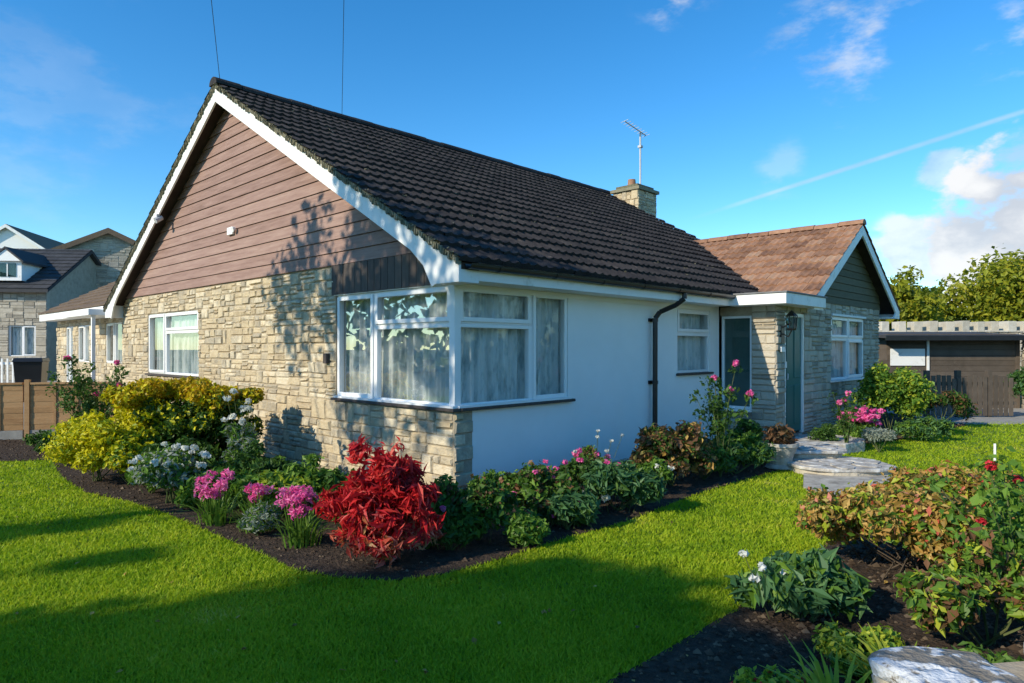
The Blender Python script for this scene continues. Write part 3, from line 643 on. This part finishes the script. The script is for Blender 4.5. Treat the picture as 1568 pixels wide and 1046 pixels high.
street(-1.9,3.35,0,7.4,.60,.95,4600,.17,28,.42,.12)
street(-.7,3.0,0,7.4,.62,.90,4300,.17,26,.42,.12)
street(.0,2.3,0,7.2,.62,.85,3800,.17,24,.42,.12)
street(-5.6,4.6,0,7.6,.55,.55,1300,.17,12,.4,.12)
street(-5.0,3.6,0,7.6,.6,.5,1300,.17,12,.4,.12)
street(-3.4,2.2,0,7.4,.6,1.0,4200,.17,24,.4,.12)
# ================================================================== PLANTS
def bush(name,c,R,k,rr,n,size,mats,asp=.5,flowers=None,stems=8,shell=.35,**kw):
    b=B(); ms=['stem']+[m for m,_ in mats]+([f[0] for f in flowers] if flowers else [])
    cl=clumps((c[0],c[1],c[2]+R[2]),R,k,rr)
    for q in cl[:stems]: b.tube([(c[0]+random.uniform(-.1,.1)*R[0],c[1]+random.uniform(-.1,.1)*R[1],0),(q[0]*.6+c[0]*.4,q[1]*.6+c[1]*.4,q[2]*.5),q[:3]],.008,5,0,.003)
    for i,(m,fr) in enumerate(mats): b.leaves(cl,int(n*fr*1.35),size,asp,1+i,shell=shell,**kw)
    if flowers:
        for i,(m,num,rad,zr) in enumerate(flowers):
            for _ in range(num):
                a=random.random()*6.283; q=random.uniform(.2,1); fx=c[0]+math.cos(a)*R[0]*q; fy=c[1]+math.sin(a)*R[1]*q-.05; fz=c[2]+random.uniform(*zr)
                b.tube([(c[0]*.3+fx*.7,c[1]*.3+fy*.7,max(0,fz-.25)),(fx,fy,fz)],.003,4,0)
                b.leaves([(fx,fy,fz,rad,rad,rad*.7)],26,rad*1.1,.75,1+len(mats)+i,shell=.5)
    return b.build(name,ms,recalc=False)
b=B(); cl=[]
for i in range(200):
    x=-4.25+random.uniform(-.80,.80); y=8.6+random.uniform(-.5,.55); z=random.uniform(.1,1.17-.04*abs(x+4.25))
    cl.append((x,y,z,.13,.13,.10))
b.leaves([q for q in cl if q[2]>.94],6200,.06,.6,1,shell=.5); b.leaves([q for q in cl if q[0]<-4.4 and q[2]<1.05],9500,.06,.6,2,shell=.4); b.leaves([q for q in cl if q[0]>-4.6 and q[2]<1.02],15000,.06,.6,3,shell=.4)
b.leaves([q for q in cl if q[2]>.6],2600,.06,.6,2,shell=.8)
for i in range(10): b.tube([(-4.25+random.uniform(-.5,.5),8.6,0),(-4.25+random.uniform(-.7,.7),8.6,.9)],.015,5)
b.build('golden_hedge',['bark','yelo','yel','dkg'],recalc=False)
bush('golden_bush',(-5.0,8.1,0),(.50,.42,.42),50,.15,10500,.055,[('yel',.85),('lime',.15)],.6)
bush('golden_bush',(-4.45,7.85,0),(.35,.3,.26),22,.13,3500,.055,[('yel',.7),('mdg',.3)],.6)
bush('euonymus_shrub',(-3.55,6.95,0),(.40,.32,.28),20,.13,3000,.06,[('sil',.35),('mdg',.65)],.55,[('wht',24,.035,(.35,.62))])
bush('yucca_flower',(-3.1,7.7,0),(.2,.2,.45),10,.09,900,.07,[('mdg',.6),('sil',.4)],.3,[('wht',8,.04,(.75,1.12))])
bush('leafy_perennial',(-2.95,6.75,0),(.38,.3,.2),16,.12,2000,.09,[('mdg',1)],.35)
bush('leafy_perennial',(-2.2,6.35,0),(.34,.3,.24),14,.11,1700,.07,[('lime',.5),('mdg',.5)],.5)
def nerine(c,n,rad):
    b=B(); b.straps((c[0],c[1],0),90,.36,.018,0,.16,.8)
    for _ in range(n):
        a=random.random()*6.283; q=random.random()**.5*rad; p=(c[0]+math.cos(a)*q,c[1]+math.sin(a)*q,random.uniform(.28,.46))
        b.tube([(c[0]+math.cos(a)*q*.5,c[1]+math.sin(a)*q*.5,0),p],.005,5,0); b.leaves([(p[0],p[1],p[2],.05,.05,.04)],34,.045,.35,1,shell=.7,var=.5)
    b.build('nerine_flowers',['mdg','pink'],recalc=False)
nerine((-2.72,6.15),15,.18); nerine((-1.72,5.5),16,.18); nerine((-2.25,5.95),6,.09)
bush('lavender_clump',(-2.2,5.75,0),(.22,.2,.14),9,.08,900,.05,[('sil',.6),('mdg',.4)],.3)
b=B(); c0=(-.95,5.1)
cl=clumps((c0[0],c0[1],.45),(.43,.36,.36),64,.10)
for q in cl: b.tube([(c0[0]+random.uniform(-.08,.08),c0[1]+random.uniform(-.08,.08),0),(q[0]*.7+c0[0]*.3,q[1]*.7+c0[1]*.3,q[2]*.6),q[:3]],.006,5,0,.003)
b.leaves(cl,5000,.095,.25,1,shell=.3,droop=.7,up=.4,var=.5)
low=clumps((c0[0]-.03,c0[1]-.12,.22),(.38,.26,.16),24,.10)
b.leaves(low,1500,.085,.28,2,shell=.3,droop=.5,var=.5); b.leaves(low,900,.09,.26,1,shell=.3,droop=.6,var=.5)
b.leaves([(c0[0]+random.uniform(-.3,.3),c0[1],.83,.06,.06,.09) for _ in range(7)],160,.10,.22,1,shell=.3)
b.build('red_shrub',['rbr','red','redp'],recalc=False)
bush('rose_bush',(-.30,5.6,0),(.40,.32,.27),20,.11,2400,.055,[('dkg',.45),('mdg',.4),('rbr',.15)],.6,[('pink',9,.025,(.1,.5))])
bush('rose_bush',(.25,6.15,0),(.36,.3,.27),18,.11,2000,.055,[('dkg',.4),('mdg',.35),('rbr',.25)],.6,[('pink',12,.022,(.1,.55))])
bush('hellebore',(.50,5.95,0),(.32,.26,.17),16,.12,1500,.10,[('blg',.8),('dkg',.2)],.35,[('pink',2,.03,(.2,.3))])
bush('hellebore',(1.05,6.65,0),(.40,.34,.26),18,.13,2200,.09,[('blg',.7),('dkg',.3)],.35,[('wht',9,.04,(.1,.4))])
bush('heather_plant',(.9,7.3,0),(.34,.3,.28),14,.11,1500,.05,[('mdg',.7),('rbr',.3)],.4,[('pink',10,.035,(.3,.55)),('wht',6,.02,(.5,.8))])
bush('weigela_shrub',(1.85,7.85,0),(.50,.40,.36),28,.14,4200,.065,[('rbr',.5),('dkg',.3),('brz',.2)],.6)
bush('leafy_perennial',(2.85,8.6,0),(.42,.32,.23),16,.12,2000,.09,[('blg',.6),('mdg',.4)],.35)
for (x,y,r,h,m,s,fl) in ((-4.0,7.45,.3,.22,'mdg',.07,None),(-3.75,7.5,.3,.3,'dkg',.06,[('wht',6,.03,(.4,.6))]),(-2.6,7.1,.34,.32,'dkg',.06,None),(-2.0,6.75,.3,.25,'mdg',.07,None),(-1.55,6.3,.3,.22,'dkg',.07,None),(-1.4,5.75,.22,.15,'lime',.05,None),(-.5,5.35,.24,.18,'dkg',.07,[('pink',3,.025,(.2,.35))]),(-.1,6.3,.3,.22,'mdg',.06,None),(.6,6.9,.3,.25,'dkg',.06,[('pink',5,.03,(.3,.5))]),(1.5,7.3,.26,.2,'mdg',.06,[('wht',5,.03,(.2,.4))]),(2.35,8.2,.3,.22,'dkg',.06,None),(3.1,9.2,.3,.25,'mdg',.08,None),(3.35,9.7,.3,.3,'dkg',.06,None),(-5.9,9.3,.35,.2,'dkg',.06,None),(-6.9,10.2,.4,.2,'dkg',.06,None),(.1,5.5,.2,.12,'mdg',.06,[('pink',3,.025,(.1,.2))]),(-1.25,6.0,.22,.2,'blg',.07,None),(-2.5,6.55,.25,.2,'mdg',.09,None),(-3.2,7.2,.3,.25,'dkg',.07,None)):
    bush('bedding_plant',(x,y,0),(r,r*.9,h),11,.1,1000,s,[(m,.8),('mdg',.2)],.5,fl)
def rosetall(c,h,w,n,fl,mat='dkg',fm='pink',fs=.04):
    b=B(); tips=[]
    for i in range(9):
        a=random.random()*6.283; q=random.uniform(.3,1)*w; t=(c[0]+math.cos(a)*q,c[1]+math.sin(a)*q,h*random.uniform(.55,1)); m=(c[0]+math.cos(a)*q*.35,c[1]+math.sin(a)*q*.35,t[2]*.55)
        b.tube([(c[0],c[1],0),m,t],.009,5,0,.003); tips+=[(t[0],t[1],t[2],.1,.1,.1),((t[0]+m[0])/2,(t[1]+m[1])/2,(t[2]+m[2])/2,.13,.13,.14),(m[0],m[1],m[2],.1,.1,.15)]
    b.leaves(tips,n,.055,.6,1,shell=.2)
    for t in random.sample([t for i,t in enumerate(tips) if i%3==0],fl): b.leaves([(t[0],t[1],t[2]+.05,fs,fs,fs*.85)],44,fs*1.1,.8,2,shell=.4)
    b.build('rose_bush',['stem',mat,fm],recalc=False)
rosetall((2.6,8.35),1.42,.42,900,4); rosetall((5.15,10.3),.95,.25,380,3)
rosetall((-6.15,10.0),1.5,.6,1500,3); rosetall((-6.6,10.4),1.4,.5,1000,2)
bush('clipped_ball_shrub',(4.95,10.6,0),(.2,.2,.22),14,.09,1600,.035,[('dkg',1)],.6)
bush('green_shrub',(6.85,12.1,0),(.58,.5,.68),44,.2,8000,.07,[('mdg',.7),('lime',.3)],.55)
bush('green_shrub',(6.3,11.9,0),(.4,.35,.2),12,.12,1100,.07,[('blg',.7),('dkg',.3)],.5)
bush('hydrangea',(5.75,11.2,0),(.38,.3,.24),14,.1,1300,.06,[('mdg',1)],.5,[('pink',34,.055,(.35,.6))])
bush('lavender_clump',(5.7,10.4,0),(.26,.22,.22),12,.09,1500,.05,[('sil',1)],.25)
bush('leafy_perennial',(7.2,11.6,0),(.5,.35,.2),14,.12,1500,.08,[('blg',.6),('mdg',.4)],.35)
bush('leafy_perennial',(8.7,13.6,0),(.8,.4,.45),18,.16,1800,.08,[('dkg',.7),('rbr',.3)],.4)
bush('green_shrub',(12.2,15.6,0),(.6,.5,.65),20,.2,2500,.09,[('dkg',.6),('blg',.4)],.5)
# foreground right
b=B(); cl=clumps((2.95,4.75,.38),(1.0,.62,.36),90,.14)
for q in cl[:44]: b.tube([(2.95+random.uniform(-.4,.4),4.75+random.uniform(-.3,.3),0),q[:3]],.006,5,0,.003)
b.leaves(cl,17000,.048,.55,1,shell=.4,var=.5); b.leaves(cl,6500,.048,.55,2,shell=.4)
b.leaves([q for q in cl if q[2]>.4],3500,.05,.5,3,shell=.7); b.leaves([q for q in cl if q[2]>.35],1500,.045,.5,4,shell=.9); b.build('spiraea_bush',['bark','brz','mdg','lime','redp'],recalc=False)
rosetall((2.95,3.9),.95,.45,600,3,'mdg','rose',.028)
rosetall((3.3,4.1),.85,.4,500,3,'mdg','rose',.028)
bush('peony_plant',(1.72,3.95,0),(.38,.28,.18),24,.1,1500,.12,[('blg',.75),('mdg',.25)],.32,[('wht',4,.025,(.3,.42))],up=.5)
bush('low_sedum',(1.2,3.05,0),(.22,.14,.05),12,.06,900,.035,[('lime',.7),('rose',.05),('mdg',.25)],.6)
bush('low_sedum',(1.75,3.35,0),(.35,.2,.08),14,.08,1400,.045,[('mdg',.6),('lime',.4)],.5)
bush('low_sedum',(2.1,2.95,0),(.35,.2,.12),14,.08,1400,.045,[('mdg',.6),('dkg',.4)],.5)
b=B(); b.straps((1.38,2.85,0),80,.36,.022,0,.1,1.0); b.straps((1.75,3.0,0),70,.36,.022,0,.12,1.0); b.build('iris_leaves',['lime'],recalc=False)
bush('rambling_foliage',(2.55,3.6,0),(.55,.35,.28),24,.12,2400,.06,[('mdg',.5),('lime',.2),('rbr',.3)],.5,[('rose',4,.022,(.4,.65))])
PL=empty('stone_planter',(3.58,8.95,0)); b=B(); prof=[(.13,0),(.19,.03),(.15,.08),(.17,.18),(.22,.30),(.24,.32),(.24,.36),(.2,.36),(.19,.30)]
n=20; vs=[(r*math.cos(2*math.pi*i/n),r*math.sin(2*math.pi*i/n),z) for r,z in prof for i in range(n)]
b.raw(vs,[(k*n+i,k*n+(i+1)%n,(k+1)*n+(i+1)%n,(k+1)*n+i) for k in range(len(prof)-1) for i in range(n)]+[tuple(range(8*n,9*n))]); b.build('pot',['slab'],PL,smooth=False)
b=B(); b.leaves([(0,0,.45,.2,.2,.14)],420,.08,.4,0,shell=.3); b.build('pot_plant',['rbr'],PL,recalc=False)
b=B(); b.cyl((5.05,7.0,0),(5.05,7.0,.62),.012,n=6); b.build('garden_cane',['paint'])
b=B()
for q in ((( -4.62,10.6,5.8),(1.27,-6,11.9)),((-3.1,12.2,5.8),(.17,0,11.7))): b.cyl(q[0],q[1],.005,n=5)
b.build('overhead_wires',['black'])
# ================================================================== SKY / LIGHT / CAMERA
AZ=math.atan2(SD[0],SD[1])
w=bpy.data.worlds.new('World'); S.world=w; w.use_nodes=True; n=w.node_tree; L=n.links; bg=n.nodes['Background']
sk=n.nodes.new('ShaderNodeTexSky'); sk.sky_type='NISHITA'; sk.sun_disc=False; sk.sun_elevation=EL; sk.sun_rotation=AZ%(2*math.pi); sk.dust_density=.1; sk.ozone_density=1.6; sk.air_density=.9
hs=n.nodes.new('ShaderNodeHueSaturation'); hs.inputs['Saturation'].default_value=1.38; hs.inputs['Value'].default_value=1.62; L.new(sk.outputs[0],hs.inputs['Color'])
tn=n.nodes.new('ShaderNodeMix'); tn.data_type='RGBA'; tn.blend_type='MULTIPLY'; tn.inputs[0].default_value=1; L.new(hs.outputs[0],tn.inputs[6]); tn.inputs[7].default_value=(.74,.92,.94,1)
tc=n.nodes.new('ShaderNodeTexCoord'); G=tc.outputs['Generated']
def math_(op,a,b=None,c=None):
    m=n.nodes.new('ShaderNodeMath'); m.operation=op
    for i,x in enumerate((a,b,c)):
        if x is None: continue
        if isinstance(x,(int,float)): m.inputs[i].default_value=x
        else: L.new(x,m.inputs[i])
    return m.outputs[0]
def mrange(x,a,b_,c,d):
    m=n.nodes.new('ShaderNodeMapRange'); m.interpolation_type='SMOOTHSTEP'; L.new(x,m.inputs[0]); 
    for i,q in enumerate((a,b_,c,d)): m.inputs[i+1].default_value=q
    return m.outputs[0]
def noise(sc,zs,det=6,ro=.6):
    no=n.nodes.new('ShaderNodeTexNoise'); no.inputs['Scale'].default_value=sc; no.inputs['Detail'].default_value=det; no.inputs['Roughness'].default_value=ro
    mp=n.nodes.new('ShaderNodeMapping'); mp.inputs['Scale'].default_value=(1,1,zs); L.new(G,mp.inputs[0]); L.new(mp.outputs[0],no.inputs['Vector']); return no.outputs['Fac']
NZ=noise(7,2.2); NC=noise(9,1.6,7,.55)
tot=None
def region(px,py,pz,rad):
    v=Vector((px,py,pz)).normalized(); dn=n.nodes.new('ShaderNodeVectorMath'); dn.operation='DISTANCE'; L.new(G,dn.inputs[0]); dn.inputs[1].default_value=v
    return mrange(dn.outputs['Value'],0,rad,1,0)
for (px,py,pz,rad,lo,st) in ((.50,1,.455,.15,.50,.5),(.76,1,.47,.09,.50,.5),(.24,1,.53,.07,.50,.5),(.40,1,.26,.07,.50,.2),(-.68,1,.36,.24,.50,.10),(.76,1,.30,.08,.44,.5)):
    f=region(px,py,pz,rad); th=math_('MULTIPLY_ADD',f,.2,NZ); c=mrange(th,lo+.08,lo+.32,0,1); c=math_('MULTIPLY',c,math_('MULTIPLY',f,st)); c=math_('MINIMUM',math_('MULTIPLY',c,1.8),st)
    tot=c if tot is None else math_('MAXIMUM',tot,c)
for (px,py,pz,rad,st) in ((.70,1,.16,.11,.95),(.78,1,.205,.15,.97),(.60,1,.145,.07,.8),(.88,1,.15,.14,.9),(.64,1,.27,.045,.5)):
    f=region(px,py,pz,rad); th=math_('MULTIPLY_ADD',f,.34,NC); c=mrange(th,.57,.70,0,1); c=math_('MULTIPLY',c,mrange(f,0,.22,0,st)); tot=math_('MAXIMUM',tot,c)
dt=n.nodes.new('ShaderNodeVectorMath'); dt.operation='DOT_PRODUCT'; L.new(G,dt.inputs[0]); dt.inputs[1].default_value=Vector((.306,.1006,-.946)).normalized()
ab=math_('ABSOLUTE',dt.outputs['Value']); sx=n.nodes.new('ShaderNodeSeparateXYZ'); L.new(G,sx.inputs[0])
tr=math_('MULTIPLY',mrange(ab,.0004,.0045,1,0),mrange(math_('DIVIDE',sx.outputs[0],math_('MAXIMUM',sx.outputs[1],.01)),.25,.42,0,.42)); tr=math_('MULTIPLY',tr,mrange(NZ,.3,.55,.4,1)); tr=math_('MULTIPLY',tr,math_('GREATER_THAN',sx.outputs[1],.1))
tot=math_('MAXIMUM',tot,tr)
cc=ramp(n,[(4.2,4.5,5.0),(6.5,6.5,6.5)]); L.new(mrange(NC,.38,.6,0,1),cc.inputs[0])
mx=n.nodes.new('ShaderNodeMix'); mx.data_type='RGBA'; L.new(tot,mx.inputs[0]); L.new(tn.outputs[2],mx.inputs[6]); L.new(cc.outputs[0],mx.inputs[7])
L.new(mx.outputs[2],bg.inputs[0]); bg.inputs[1].default_value=.15
sun=bpy.data.lights.new('sun','SUN'); sun.energy=5; sun.angle=math.radians(.5); sun.color=(1,.90,.70); so=bpy.data.objects.new('sun',sun); S.collection.objects.link(so)
dirv=Vector((SD[0]*math.cos(EL),SD[1]*math.cos(EL),math.sin(EL))); so.rotation_euler=dirv.to_track_quat('Z','Y').to_euler(); so.location=(-20,-10,20)
cam=bpy.data.cameras.new('camera'); co=bpy.data.objects.new('camera',cam); S.collection.objects.link(co); co.location=(0,0,1.62); co.rotation_euler=(math.radians(90),0,0)
cam.sensor_width=36; cam.lens=36*1025/1568; cam.shift_y=10/1568; cam.clip_end=2000; S.camera=co
S.view_settings.view_transform='Standard'; S.view_settings.look='None'; S.view_settings.exposure=0
